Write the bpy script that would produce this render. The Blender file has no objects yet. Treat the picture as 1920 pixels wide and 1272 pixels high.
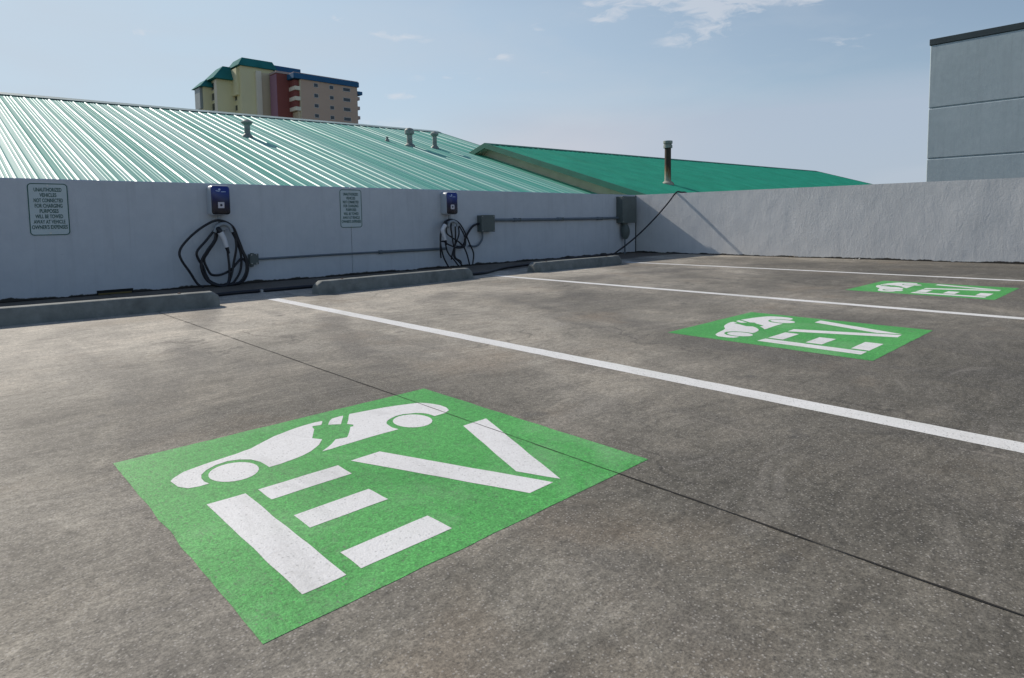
import bpy, bmesh, math, random
from mathutils import Vector, Matrix, noise
random.seed(7)
R = math.radians
scn = bpy.context.scene
COL = scn.collection

# ------------------------------------------------------------------ helpers
def tag(o, label=None, cat=None, group=None, kind=None):
    if label: o['label'] = label
    if cat: o['category'] = cat
    if group: o['group'] = group
    if kind: o['kind'] = kind
    return o

def empty(name, loc, label, cat, group=None, rz=0):
    o = bpy.data.objects.new(name, None)
    o.empty_display_size = .1
    COL.objects.link(o)
    o.location = loc
    o.rotation_euler = (0, 0, rz)
    return tag(o, label, cat, group)

def obj(name, bm, mat, parent=None, loc=(0, 0, 0), smooth=False, rot=None, world=True):
    """link bm as one mesh object; bm is in the parent's space"""
    me = bpy.data.meshes.new(name)
    bmesh.ops.recalc_face_normals(bm, faces=bm.faces)
    bm.to_mesh(me)
    bm.free()
    mats = mat if isinstance(mat, (list, tuple)) else [mat]
    for m in mats: me.materials.append(m)
    if smooth:
        for p in me.polygons: p.use_smooth = True
        try: me.set_sharp_from_angle(angle=R(smooth if smooth > 1 else 40))
        except Exception: pass
    o = bpy.data.objects.new(name, me)
    COL.objects.link(o)
    o.location = loc
    if rot: o.rotation_euler = rot
    if parent: o.parent = parent
    return o

def box(bm, x0, x1, y0, y1, z0, z1, bevel=0, seg=2, mi=0):
    vs = [bm.verts.new((x, y, z)) for x in (x0, x1) for y in (y0, y1) for z in (z0, z1)]
    idx = [(0, 1, 3, 2), (4, 6, 7, 5), (0, 4, 5, 1), (2, 3, 7, 6), (0, 2, 6, 4), (1, 5, 7, 3)]
    fs = [bm.faces.new([vs[i] for i in f]) for f in idx]
    for f in fs: f.material_index = mi
    if bevel:
        es = list({e for f in fs for e in f.edges})
        bmesh.ops.bevel(bm, geom=es, offset=bevel, segments=seg, profile=.5, affect='EDGES')
    return bm

def quad(bm, pts, mi=0):
    f = bm.faces.new([bm.verts.new(p) for p in pts])
    f.material_index = mi
    return f

def prism(bm, pts, d, mi=0):
    """extrude polygon pts (3d) by vector d"""
    a = [bm.verts.new(p) for p in pts]
    b = [bm.verts.new(Vector(p) + Vector(d)) for p in pts]
    n = len(pts)
    fs = [bm.faces.new(a), bm.faces.new(b[::-1])]
    for i in range(n):
        fs.append(bm.faces.new((a[i], b[i], b[(i + 1) % n], a[(i + 1) % n])))
    for f in fs: f.material_index = mi
    return fs

def lathe(bm, prof, n=24, o=(0, 0, 0), axis='z', caps=True):
    rings = []
    for r, h in prof:
        ring = []
        for i in range(n):
            a = 2 * math.pi * i / n
            c, s = r * math.cos(a), r * math.sin(a)
            p = (c, s, h) if axis == 'z' else ((h, c, s) if axis == 'x' else (c, h, s))
            ring.append(bm.verts.new((p[0] + o[0], p[1] + o[1], p[2] + o[2])))
        rings.append(ring)
    for a, b in zip(rings, rings[1:]):
        for i in range(n):
            bm.faces.new((a[i], a[(i + 1) % n], b[(i + 1) % n], b[i]))
    if caps:
        bm.faces.new(rings[0][::-1]); bm.faces.new(rings[-1])
    return bm

def spline(pts, sub=8):
    P = [Vector(p) for p in pts]
    out = []
    for i in range(len(P) - 1):
        p0 = P[max(i - 1, 0)]; p1 = P[i]; p2 = P[i + 1]; p3 = P[min(i + 2, len(P) - 1)]
        for k in range(sub):
            t = k / sub
            out.append(.5 * ((2 * p1) + (-p0 + p2) * t + (2 * p0 - 5 * p1 + 4 * p2 - p3) * t * t + (-p0 + 3 * p1 - 3 * p2 + p3) * t ** 3))
    out.append(P[-1])
    return out

def tube(bm, pts, r, n=8, sub=6, rr=None):
    P = spline(pts, sub) if sub > 1 else [Vector(p) for p in pts]
    up = Vector((0, 0, 1))
    rings = []
    prev = None
    m = len(P)
    for i, p in enumerate(P):
        t = (P[min(i + 1, m - 1)] - P[max(i - 1, 0)]).normalized()
        if prev is None:
            a = t.orthogonal().normalized()
        else:
            a = (prev - t * prev.dot(t)).normalized()
        prev = a
        b = t.cross(a)
        rad = r if rr is None else rr(i / (m - 1))
        rings.append([bm.verts.new(p + (a * math.cos(2 * math.pi * k / n) + b * math.sin(2 * math.pi * k / n)) * rad) for k in range(n)])
    for a, b in zip(rings, rings[1:]):
        for k in range(n):
            bm.faces.new((a[k], a[(k + 1) % n], b[(k + 1) % n], b[k]))
    bm.faces.new(rings[0][::-1]); bm.faces.new(rings[-1])
    return bm

# ------------------------------------------------------------------ materials
class NT:
    def __init__(s, name):
        s.m = bpy.data.materials.new(name)
        s.m.use_nodes = True
        s.t = s.m.node_tree
        s.b = s.t.nodes['Principled BSDF']
        s.tc = s.t.nodes.new('ShaderNodeTexCoord')
    def n(s, t, **kw):
        nd = s.t.nodes.new(t)
        for k, v in kw.items(): setattr(nd, k, v)
        return nd
    def l(s, a, b): s.t.links.new(a, b)
    def pos(s):
        g = s.n('ShaderNodeNewGeometry')
        return g.outputs['Position']
    def mapping(s, src, scale=(1, 1, 1), loc=(0, 0, 0), rot=(0, 0, 0)):
        m = s.n('ShaderNodeMapping')
        m.inputs['Scale'].default_value = scale
        m.inputs['Location'].default_value = loc
        m.inputs['Rotation'].default_value = rot
        s.l(src, m.inputs['Vector'])
        return m.outputs[0]
    def noise(s, vec, scale, detail=4, rough=.55, dist=0):
        nd = s.n('ShaderNodeTexNoise')
        nd.inputs['Scale'].default_value = scale
        nd.inputs['Detail'].default_value = detail
        nd.inputs['Roughness'].default_value = rough
        nd.inputs['Distortion'].default_value = dist
        s.l(vec, nd.inputs['Vector'])
        return nd.outputs['Fac']
    def voro(s, vec, scale, out='Distance', rnd=1):
        nd = s.n('ShaderNodeTexVoronoi')
        nd.inputs['Scale'].default_value = scale
        nd.inputs['Randomness'].default_value = rnd
        s.l(vec, nd.inputs['Vector'])
        return nd.outputs[out]
    def ramp(s, fac, stops, interp='LINEAR'):
        r = s.n('ShaderNodeValToRGB')
        r.color_ramp.interpolation = interp
        e = r.color_ramp.elements
        while len(e) < len(stops): e.new(.5)
        for el, (p, c) in zip(e, stops):
            el.position = p
            el.color = (c, c, c, 1) if isinstance(c, (int, float)) else (*c, 1)
        s.l(fac, r.inputs[0])
        return r.outputs[0]
    def mix(s, fac, a, b, mode='MIX'):
        m = s.n('ShaderNodeMix', data_type='RGBA', blend_type=mode)
        for v, i in ((fac, m.inputs[0]), (a, m.inputs[6]), (b, m.inputs[7])):
            if isinstance(v, (int, float)): i.default_value = v if i.type == 'VALUE' else (v, v, v, 1)
            elif isinstance(v, (tuple, list)): i.default_value = (*v, 1)
            else: s.l(v, i)
        return m.outputs[2]
    def math(s, op, a, b=0, c=0):
        m = s.n('ShaderNodeMath', operation=op)
        for v, i in ((a, m.inputs[0]), (b, m.inputs[1]), (c, m.inputs[2])):
            if isinstance(v, (int, float)): i.default_value = v
            else: s.l(v, i)
        return m.outputs[0]
    def sep(s, v):
        x = s.n('ShaderNodeSeparateXYZ'); s.l(v, x.inputs[0]); return x.outputs
    def bump(s, h, strength=.3, dist=.01, normal=None):
        b = s.n('ShaderNodeBump')
        b.inputs['Strength'].default_value = strength
        b.inputs['Distance'].default_value = dist
        s.l(h, b.inputs['Height'])
        if normal is not None: s.l(normal, b.inputs['Normal'])
        s.l(b.outputs[0], s.b.inputs['Normal'])
        return b.outputs[0]
    def col(s, c):
        if isinstance(c, (tuple, list)): s.b.inputs['Base Color'].default_value = (*c, 1)
        else: s.l(c, s.b.inputs['Base Color'])
    def rough(s, r):
        if isinstance(r, (int, float)): s.b.inputs['Roughness'].default_value = r
        else: s.l(r, s.b.inputs['Roughness'])
    def spec(s, v): s.b.inputs['Specular IOR Level'].default_value = v

def simple(name, c, rough=.6, var=.12, scale=8, metal=0, spec=.5, bump=0, bscale=60, dirt=0):
    k = NT(name)
    v = k.tc.outputs['Object']
    n1 = k.noise(v, scale, 5, .6)
    dark = tuple(x * (1 - var) for x in c); light = tuple(min(1, x * (1 + var)) for x in c)
    cc = k.ramp(n1, [(.3, dark), (.7, light)])
    if dirt:
        d = k.ramp(k.noise(v, scale * .45, 6, .7), [(.5, 0), (.72, dirt)])
        cc = k.mix(d, cc, tuple(x * .35 for x in c))
    k.col(cc)
    k.rough(rough); k.spec(spec)
    k.b.inputs['Metallic'].default_value = metal
    if bump: k.bump(k.noise(v, bscale, 4), bump, .003)
    return k.m

M_ = {}
# aged concrete deck
def grit(k, P):
    """shared fine surface height + speck masks"""
    fine = k.noise(P, 180, 3, .7)
    mid = k.noise(P, 55, 4, .7)
    return fine, mid

k = NT('deck_concrete')
P = k.pos()
sx = k.mapping(P, (.55, 1.6, 1))
warp = k.n('ShaderNodeVectorMath', operation='ADD')
wn = k.n('ShaderNodeTexNoise'); wn.inputs['Scale'].default_value = .8; wn.inputs['Detail'].default_value = 3
k.l(P, wn.inputs['Vector'])
wsc = k.n('ShaderNodeVectorMath', operation='SCALE'); wsc.inputs['Scale'].default_value = .7
k.l(wn.outputs['Color'], wsc.inputs[0])
k.l(P, warp.inputs[0]); k.l(wsc.outputs[0], warp.inputs[1])
W = warp.outputs[0]
big = k.noise(W, .55, 4, .6)
med = k.noise(W, 2.3, 6, .68, .4)
sml = k.noise(W, 9, 6, .75, .6)
fine, mid = grit(k, P)
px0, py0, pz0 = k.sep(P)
glare_tone = k.math('ADD', k.math('ADD', k.math('MULTIPLY', py0, .12), k.math('MULTIPLY', px0, -.035)), k.math('MULTIPLY', big, 1.5))  # mottling plus sunlight glare painted into the colour, paler leftward and toward the wall
base = k.ramp(k.math('ADD', glare_tone, .10), [(.12, (.118, .110, .092)), (.42, (.185, .171, .143)), (.62, (.285, .263, .222)), (.88, (.43, .395, .335))])
base = k.mix(.62, base, k.ramp(med, [(.3, (.33, .325, .32)), (.5, (.5, .49, .48)), (.68, (.70, .67, .64))]), 'OVERLAY')
base = k.mix(.5, base, k.ramp(sml, [(.3, .32), (.52, .52), (.7, .68)]), 'OVERLAY')
scf = k.noise(W, 24, 8, .8, 1.0)
base = k.mix(.42, base, k.ramp(scf, [(.32, .28), (.5, .5), (.66, .70)]), 'OVERLAY')
stk = k.noise(k.mapping(W, (1.1, 5.5, 1), rot=(0, 0, -.25)), 2.6, 7, .78, .8)
base = k.mix(.5, base, k.ramp(stk, [(.33, .28), (.5, .5), (.66, .70)]), 'OVERLAY')
# drifting dark tyre smears, long in the driving direction
ty = k.noise(k.mapping(W, (3.2, .55, 1), rot=(0, 0, .05)), 1.1, 5, .65, .5)
base = k.mix(k.ramp(ty, [(.52, 0), (.72, .42)]), base, (.11, .104, .098))
sw = k.noise(k.mapping(W, (.6, 3.4, 1), rot=(0, 0, .5)), 1.6, 6, .7, 1.2)
base = k.mix(k.ramp(sw, [(.55, 0), (.7, .32)]), base, (.33, .305, .27))
wv = k.n('ShaderNodeTexWave', wave_type='RINGS', rings_direction='Z')
wv.inputs['Scale'].default_value = .42; wv.inputs['Distortion'].default_value = 6; wv.inputs['Detail'].default_value = 4; wv.inputs['Detail Scale'].default_value = .8
k.l(k.mapping(P, (1, .45, 1), loc=(3.5, 6, 0)), wv.inputs['Vector'])
tm = k.math('MULTIPLY', k.ramp(wv.outputs['Fac'], [(.80, 0), (.97, 1)]), k.ramp(k.noise(P, .9, 5, .7), [(.42, 0), (.62, .5)]))
base = k.mix(tm, base, (.095, .088, .08))
scr = k.noise(k.mapping(W, (14, .8, 1), rot=(0, 0, .9)), 1.3, 4, .6, .6)
base = k.mix(k.ramp(scr, [(.66, 0), (.74, .35)]), base, (.36, .32, .28))
# rusty brown blushes
br = k.noise(P, 1.3, 5, .6, .3)
base = k.mix(k.ramp(br, [(.56, 0), (.72, .4)]), base, (.25, .19, .13))
# black spots and oil drips
sp = k.noise(P, 5.5, 3, .5)
base = k.mix(k.ramp(sp, [(.67, 0), (.74, .5)]), base, (.07, .068, .066))
# hairline cracks
cw = k.n('ShaderNodeTexVoronoi', feature='DISTANCE_TO_EDGE'); cw.inputs['Scale'].default_value = .42
cwv = k.n('ShaderNodeVectorMath', operation='ADD')
cn = k.n('ShaderNodeTexNoise'); cn.inputs['Scale'].default_value = 3.5; cn.inputs['Detail'].default_value = 5
k.l(P, cn.inputs['Vector'])
cs = k.n('ShaderNodeVectorMath', operation='SCALE'); cs.inputs['Scale'].default_value = .35
k.l(cn.outputs['Color'], cs.inputs[0]); k.l(P, cwv.inputs[0]); k.l(cs.outputs[0], cwv.inputs[1]); k.l(cwv.outputs[0], cw.inputs['Vector'])
cm = k.math('MULTIPLY', k.ramp(cw.outputs['Distance'], [(0, 1), (.0022, 0)]), k.ramp(k.noise(P, .7, 3, .5), [(.52, 0), (.6, .55)]))
base = k.mix(cm, base, (.05, .045, .04))
# fine grain and pale stones
base = k.mix(.8, base, k.ramp(mid, [(.3, .3), (.5, .5), (.7, .7)]), 'OVERLAY')
base = k.mix(.8, base, k.ramp(fine, [(.3, .25), (.5, .5), (.7, .75)]), 'OVERLAY')
v1 = k.voro(P, 62); v1c = k.sep(k.voro(P, 62, 'Color'))[0]
st = k.math('MULTIPLY', k.ramp(v1, [(.12, 1), (.24, 0)]), k.math('MULTIPLY', k.ramp(v1c, [(.78, 0), (.84, 1)]), k.ramp(k.noise(P, 6, 4, .7), [(.42, 0), (.6, 1)])))
base = k.mix(k.math('MULTIPLY', st, .2), base, (.48, .45, .40))
v2 = k.voro(P, 110); v2c = k.sep(k.voro(P, 110, 'Color'))[1]
st2 = k.math('MULTIPLY', k.ramp(v2, [(.15, 1), (.3, 0)]), k.ramp(v2c, [(.6, 0), (.7, 1)]))
base = k.mix(k.math('MULTIPLY', st2, .5), base, (.06, .058, .056))
v3c = k.sep(k.voro(P, 150, 'Color'))[2]; v3 = k.voro(P, 150)
st3 = k.math('MULTIPLY', k.ramp(v3, [(.2, 1), (.35, 0)]), k.ramp(v3c, [(.72, 0), (.8, 1)]))
base = k.mix(k.math('MULTIPLY', st3, .5), base, (.5, .47, .43))
# dirt washed up against the wall
px, py_, pz = k.sep(P)
edge = k.math('ADD', py_, k.math('MULTIPLY', k.noise(k.mapping(P, (.5, 2, 1)), 1.2, 6, .7), .6))
base = k.mix(k.ramp(k.math('ADD', edge, .72), [(0, 0), (.09, .8)]), base, (.095, .072, .055))
k.col(base); k.rough(.8); k.spec(.35)
h = k.math('ADD', k.math('MULTIPLY', fine, .5), k.math('MULTIPLY', mid, .8))
h = k.math('ADD', h, k.math('MULTIPLY', sml, .8))
k.bump(h, .45, .004)
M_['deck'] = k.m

def paint(name, c, c2, worn, grain=.75):
    k = NT(name)
    P = k.pos()
    fine, mid = grit(k, P)
    b = k.ramp(k.noise(P, 2.2, 5, .6, .4), [(.32, c2), (.65, c)])
    b = k.mix(grain, b, k.ramp(mid, [(.3, .3), (.5, .5), (.7, .68)]), 'OVERLAY')
    b = k.mix(grain, b, k.ramp(fine, [(.3, .22), (.5, .5), (.7, .78)]), 'OVERLAY')
    v = k.voro(P, 110); vc = k.sep(k.voro(P, 110, 'Color'))[0]
    pin = k.math('MULTIPLY', k.ramp(v, [(.2, 1), (.34, 0)]), k.ramp(vc, [(.62, 0), (.7, 1)]))
    b = k.mix(k.math('MULTIPLY', pin, worn), b, (.13, .12, .11))
    ty = k.noise(k.mapping(P, (3.6, .7, 1), rot=(0, 0, .15)), 1.5, 6, .72, .5)
    b = k.mix(k.ramp(ty, [(.54, 0), (.72, .22)]), b, (.16, .17, .14))
    du = k.noise(P, 1.6, 5, .65, .6)
    b = k.mix(k.ramp(du, [(.52, 0), (.74, .22)]), b, (.55, .62, .5))
    sc = k.noise(k.mapping(P, (1, 1, 1)), 7, 6, .75, .7)
    b = k.mix(k.ramp(sc, [(.6, 0), (.75, worn * .8)]), b, (.2, .19, .17))
    k.col(b); k.rough(.62); k.spec(.4)
    k.bump(k.math('ADD', k.math('MULTIPLY', fine, .8), k.math('MULTIPLY', mid, .5)), .5, .003)
    return k.m
M_['green'] = paint('green_marking_paint', (.098, .42, .10), (.06, .34, .068), .5, .75)
M_['white'] = paint('white_marking_paint', (.84, .83, .82), (.75, .74, .73), .3, .5)
M_['line'] = paint('parking_line_paint', (.87, .86, .84), (.74, .73, .70), .5, .5)
M_['joint'] = simple('joint_sealant', (.02, .017, .014), .9, .5, 12)

# painted stucco wall
def wall_mat(name, top, c2, stipple=.4, base_z=.03):
    k = NT(name)
    P = k.pos()
    x, y, z = k.sep(P)
    n1 = k.noise(P, 1.3, 5, .6, .4)
    n2 = k.noise(P, 7, 6, .7, .3)
    b = k.ramp(n1, [(.3, c2), (.68, top)])
    b = k.mix(.35, b, k.ramp(n2, [(.3, .4), (.7, .58)]), 'OVERLAY')
    # faint vertical rain streaks
    ng = k.noise(k.mapping(P, (7, 7, .35)), 1.6, 5, .7)
    b = k.mix(k.ramp(ng, [(.52, 0), (.75, .3)]), b, tuple(v * .62 for v in top))
    # bare dirty concrete where the paint stops short of the floor
    rag = k.math('ADD', z, k.math('MULTIPLY', k.noise(P, 2.4, 6, .7), -.12))
    b = k.mix(k.ramp(k.math('ADD', rag, .5 + .042), [(.5, 1), (.506, 0)]), b, (.05, .045, .04))
    sp = k.noise(P, 14, 4, .6)
    b = k.mix(k.ramp(sp, [(.7, 0), (.76, .35)]), b, tuple(v * .5 for v in top))
    k.col(b); k.rough(.75); k.spec(.3)
    h = k.math('ADD', k.noise(k.mapping(P, (1, 1, .55)), 11, 6, .7, .8), k.math('MULTIPLY', k.noise(P, 60, 3), .25))
    h = k.math('ADD', h, k.math('MULTIPLY', k.noise(k.mapping(P, (1, 1, .4)), 3.0, 3, .6, .5), .6))
    rg = k.math('MULTIPLY', k.ramp(k.noise(k.mapping(P, (1, 1, .45)), 22, 5, .7, 1.2), [(.52, 0), (.7, 1)]), k.ramp(k.noise(k.mapping(P, (1, 1, .25)), 1.1, 3, .6), [(.45, 0), (.65, 1)]))
    h = k.math('ADD', h, k.math('MULTIPLY', rg, 1.4))
    k.bump(h, stipple, .03)
    return k.m
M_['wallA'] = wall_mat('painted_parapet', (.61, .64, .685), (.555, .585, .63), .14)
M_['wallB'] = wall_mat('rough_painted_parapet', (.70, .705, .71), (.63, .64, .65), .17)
M_['block'] = wall_mat('blue_grey_render', (.45, .52, .555), (.40, .47, .505), .1)
M_['coping'] = simple('dark_metal_coping', (.035, .05, .055), .45, .2, 3)
M_['stop'] = simple('wheel_stop_concrete', (.20, .215, .205), .85, .25, 9, bump=.6, bscale=70, dirt=.55)
M_['rod'] = simple('rusty_anchor', (.12, .06, .03), .8, .3, 20)

# green standing-seam metal
k = NT('green_roof_metal')
P = k.pos()
x, y, z = k.sep(P)
pan = k.noise(k.mapping(P, (3.28, .05, .05)), 1.0, 1, .5)
lon = k.noise(k.mapping(P, (5, .22, .22)), 1.4, 6, .75)
blot = k.noise(P, .55, 4, .6)
c = k.ramp(lon, [(.3, (.008, .33, .22)), (.7, (.016, .43, .29))])
c = k.mix(k.ramp(blot, [(.45, 0), (.75, .25)]), c, (.08, .33, .26))
k.col(c)
rr = k.math('ADD', k.math('MULTIPLY', pan, .16), k.math('MULTIPLY', lon, .14))
k.rough(k.math('ADD', rr, .42)); k.spec(0)
hh = k.math('ADD', k.math('MULTIPLY', k.noise(k.mapping(P, (6.6, .12, .12)), 1.3, 3), 1.3), k.math('MULTIPLY', k.noise(P, 1.7, 2), .5))
bn = k.bump(hh, .15, .02)
gl = k.n('ShaderNodeBsdfAnisotropic'); gl.inputs['Color'].default_value = (.95, .97, 1, 1)
k.l(k.math('ADD', rr, .42), gl.inputs['Roughness']); k.l(bn, gl.inputs['Normal'])
mx = k.n('ShaderNodeMixShader'); k.l(k.ramp(k.noise(k.mapping(P, (3.28, .04, .04), loc=(.4, 0, 0)), 1.0, 2, .6), [(.35, .17), (.65, .35)]), mx.inputs[0])
k.l(k.b.outputs[0], mx.inputs[1]); k.l(gl.outputs[0], mx.inputs[2])
k.l(mx.outputs[0], k.t.nodes['Material Output'].inputs['Surface'])
M_['roof'] = k.m
M_['roof2'] = simple('emerald_roof_metal', (.03, .33, .22), .6, .14, 1.2, spec=.12)
M_['trim'] = simple('green_trim_metal', (.010, .15, .10), .6, .15, 2)
M_['soffit'] = simple('tan_soffit', (.62, .56, .42), .8, .1, 2)
M_['wallmetal'] = simple('pale_siding', (.45, .44, .38), .8, .1, 2)
M_['cap'] = simple('light_ridge_cap', (.45, .55, .50), .5, .15, 2)
M_['dark'] = simple('black_void', (.012, .013, .014), .9, .1, 2)
M_['galv'] = simple('weathered_galvanised', (.27, .29, .27), .6, .35, 6, metal=.2, dirt=.5)
k = NT('rusted_sidelit_flue')
v = k.tc.outputs['Object']
x, y, z = k.sep(v)
n1 = k.noise(k.mapping(v, (5, 5, 1.2)), 2.2, 6, .7)
mask = k.math('ADD', z, k.math('MULTIPLY', n1, .9))
c = k.ramp(k.math('ADD', k.math('MULTIPLY', mask, .55), k.math('MULTIPLY', k.math('SUBTRACT', x, .02), 1.2)), [(.16, (.34, .33, .28)), (.27, (.25, .21, .14)), (.36, (.17, .09, .035)), (.46, (.04, .022, .014))])  # rust grows upward; sunlit left side also painted paler
k.col(c); k.rough(.7); M_['flue'] = k.m

M_['case'] = simple('charger_pale_casing', (.50, .54, .58), .4, .06, 4)
k = NT('charger_face')
z = k.sep(k.tc.outputs['Object'])[2]
k.col(k.ramp(k.math('ADD', k.math('MULTIPLY', z, 3.0), .02), [(.1, (.008, .010, .018)), (.45, (.006, .010, .06)), (.8, (.008, .03, .24))]))
k.rough(.22); M_['face'] = k.m
M_['btn'] = simple('reader_panel', (.62, .60, .66), .5, .03, 4)
M_['logo'] = simple('printed_logo', (.45, .55, .8), .5, .05, 4)
M_['cable'] = simple('black_rubber', (.010, .011, .018), .45, .3, 20)
M_['handle'] = simple('white_plastic', (.72, .72, .76), .35, .04, 10)
M_['hook'] = simple('grey_plastic', (.30, .33, .36), .45, .1, 10)
M_['box'] = simple('grey_electrical_enamel', (.105, .13, .125), .5, .15, 6, dirt=.3)
M_['conduit'] = simple('painted_conduit', (.13, .16, .19), .5, .15, 5)
M_['signp'] = simple('sign_sheet', (.54, .62, .64), .45, .06, 3)
M_['signg'] = simple('sign_green', (.01, .085, .075), .5, .1, 30)
M_['debris'] = simple('dead_leaf', (.16, .11, .05), .9, .4, 20)
M_['chip'] = simple('paint_chip', (.7, .72, .7), .7, .1, 9)
M_['strap'] = simple('bright_steel', (.55, .55, .55), .35, .1, 9, metal=.8)
M_['ground'] = simple('town_ground', (.12, .12, .10), .95, .3, .05)
M_['wood'] = simple('weathered_board', (.16, .12, .04), .8, .3, 9)

# distant tower finishes, maroon and yellow paled by haze mixed into the colour
M_['brown'] = simple('tan_brown_stucco', (.54, .40, .31), .85, .06, .1)
M_['buff'] = simple('buff_stucco', (.60, .52, .37), .85, .06, .1)
M_['yellow'] = simple('yellow_stucco', (.74, .69, .43), .85, .07, .08)
M_['cream'] = simple('cream_stucco', (.80, .74, .60), .85, .05, .1)
M_['red'] = simple('maroon_stucco', (.25, .075, .065), .85, .08, .1)
M_['red_sunlit'] = simple('maroon_sunlit_face', (.34, .18, .24), .85, .08, .1)  # sunlit face of the maroon shaft, the light put into the colour
M_['teal'] = simple('teal_metal_roof', (.03, .19, .185), .9, .15, .3, spec=.1)
M_['blue'] = simple('blue_metal_roof', (.035, .13, .26), .8, .12, .3, spec=.2)
M_['glass'] = simple('dark_window_glass', (.03, .04, .05), .15, .3, .4)
M_['sill'] = simple('white_frame', (.55, .55, .53), .6, .05, 1)
M_['pink'] = simple('pale_pink_stucco', (.46, .36, .34), .85, .05, .1)
M_['bay'] = simple('grey_blue_bay', (.26, .30, .30), .5, .1, .3)

# ------------------------------------------------------------------ ground, deck
bm = bmesh.new()
quad(bm, [(-900, -900, -9), (1200, -900, -9), (1200, 1500, -9), (-900, 1500, -9)])
tag(obj('ground', bm, M_['ground']), 'town ground far below the parking deck', 'ground', kind='structure')

JX = -8.685
bm = bmesh.new()
box(bm, -26, 1.3, -24, .3, -.5, 0)
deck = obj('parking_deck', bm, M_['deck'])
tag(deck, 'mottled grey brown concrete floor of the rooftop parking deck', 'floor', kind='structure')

# hairline joint across the deck: visible over the paint too
bm = bmesh.new()
rows = []
yy = -.02
while yy > -23:
    w = (.0023 + .0022 * noise.noise(Vector((0, yy * 9, 1)))) * (.55 if -6.1 < yy < -5.05 else 1)
    c = JX + .0035 * noise.noise(Vector((0, yy * 1.7, 5))) + .0015 * noise.noise(Vector((0, yy * 14, 2)))
    rows.append((c - w, c + w, yy)); yy -= .03
vv = [(bm.verts.new((a, y_, .0019)), bm.verts.new((b, y_, .0019))) for a, b, y_ in rows]
for (a, b), (c, d) in zip(vv, vv[1:]): bm.faces.new((a, c, d, b))
tag(obj('expansion_joint', bm, M_['joint']), 'thin dark joint running across the concrete and over the nearest green square', 'joint', kind='structure')

# ------------------------------------------------------------------ parking lines
def ragged(bm, pts, z, step=.05, amp=.0022, seed=0):
    """flat polygon with slightly uneven painted edges"""
    out = []
    n = len(pts)
    for i in range(n):
        a = Vector((*pts[i], 0)); b = Vector((*pts[(i + 1) % n], 0))
        L = (b - a).length
        m = max(1, int(L / step))
        d = (b - a) / max(L, 1e-6)
        nrm = Vector((-d.y, d.x, 0))
        for k_ in range(m):
            p = a + (b - a) * k_ / m
            out.append(p + nrm * amp * noise.noise(Vector((p.x * 11 + seed, p.y * 11, seed))) * 2 * min(1, 3 * k_ / m, 3 * (m - k_) / m))
    f = bm.faces.new([bm.verts.new((p.x, p.y, z)) for p in out])
    bmesh.ops.triangulate(bm, faces=[f])
LINES = [(-7.745, -1.63, 'nearest white parking line, running from between the first two wheel stops to the right edge'),
         (-5.005, -1.53, 'middle white parking line, starting at the right end of the second wheel stop'),
         (-2.255, -1.42, 'farthest white parking line, starting beside the third wheel stop near the corner')]
for i, (x, y0, lab) in enumerate(LINES):
    bm = bmesh.new()
    ragged(bm, [(x - .05, y0), (x - .05, -7.3), (x + .05, -7.3), (x + .05, y0)], .0007, .03, .002, i)
    tag(obj('parking_line', bm, M_['line']), lab, 'parking line', 'white lines between the parking stalls')

# ------------------------------------------------------------------ EV floor markings
STEN = {
 'E': [[(.103,.081),(.190,.081),(.190,.581),(.101,.586)],
       [(.222,.501),(.436,.501),(.438,.579),(.221,.581)],
       [(.224,.303),(.421,.301),(.418,.385),(.224,.384)],
       [(.221,.081),(.441,.080),(.438,.165),(.221,.163)]],
 'V': [[(.479,.583),(.682,.082),(.768,.084),(.573,.586)],
       [(.884,.586),(.750,.200),(.796,.085),(.985,.589)]],
 'car': [[(.079,.796),(.090,.812),(.122,.838),(.180,.854),(.224,.862),(.269,.869),(.317,.882),(.365,.911),(.411,.937),(.469,.956),(.524,.968),(.561,.971),(.587,.967),
          (.565,.931),(.539,.940),(.532,.925),(.53,.909),(.486,.833),(.503,.801),(.474,.764),(.433,.732),(.40,.717),(.372,.710),(.33,.703),(.299,.703),
          (.297,.758),(.285,.795),(.262,.819),(.234,.831),(.200,.825),(.170,.807),(.150,.783),(.142,.756),(.141,.729),(.146,.708),(.121,.708),(.098,.716),(.083,.744)],
         [(.582,.916),(.605,.950),(.622,.966),(.650,.969),(.664,.968),(.640,.930),(.614,.890)],
         [(.688,.968),(.744,.959),(.806,.948),(.877,.926),(.932,.904),(.950,.880),(.962,.850),(.969,.821),(.968,.785),(.955,.752),(.925,.736),(.880,.735),(.879,.768),(.870,.793),(.854,.811),(.817,.831),(.79,.832),(.768,.825),(.748,.815),(.732,.801),(.722,.785),(.718,.766),(.714,.740),(.719,.710),
          (.662,.712),(.602,.712),(.542,.709),(.486,.706),(.456,.708),(.488,.730),(.532,.771),(.566,.762),(.594,.800),(.622,.843),(.633,.843),(.640,.856),(.629,.877),(.655,.915)]],
 'wheel': [[(.219 + .061 * math.cos(t), .741 + .070 * math.sin(t)) for t in [2 * math.pi * i / 26 for i in range(26)]],
           [(.799 + .061 * math.cos(t), .748 + .073 * math.sin(t)) for t in [2 * math.pi * i / 26 for i in range(26)]]]}
MARKS = [(-9.612, -6.097, 1.062, 1.050, .002, 'large green square with white EV letters and car symbol, nearest in the foreground'),
         (-6.868, -6.155, 1.045, 1.070, 0, 'green square with white EV letters and car symbol between the nearest and middle white lines'),
         (-4.075, -6.165, 1.045, 1.060, -.01, 'smallest green square with white EV letters and car symbol between the middle and farthest lines')]
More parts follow.
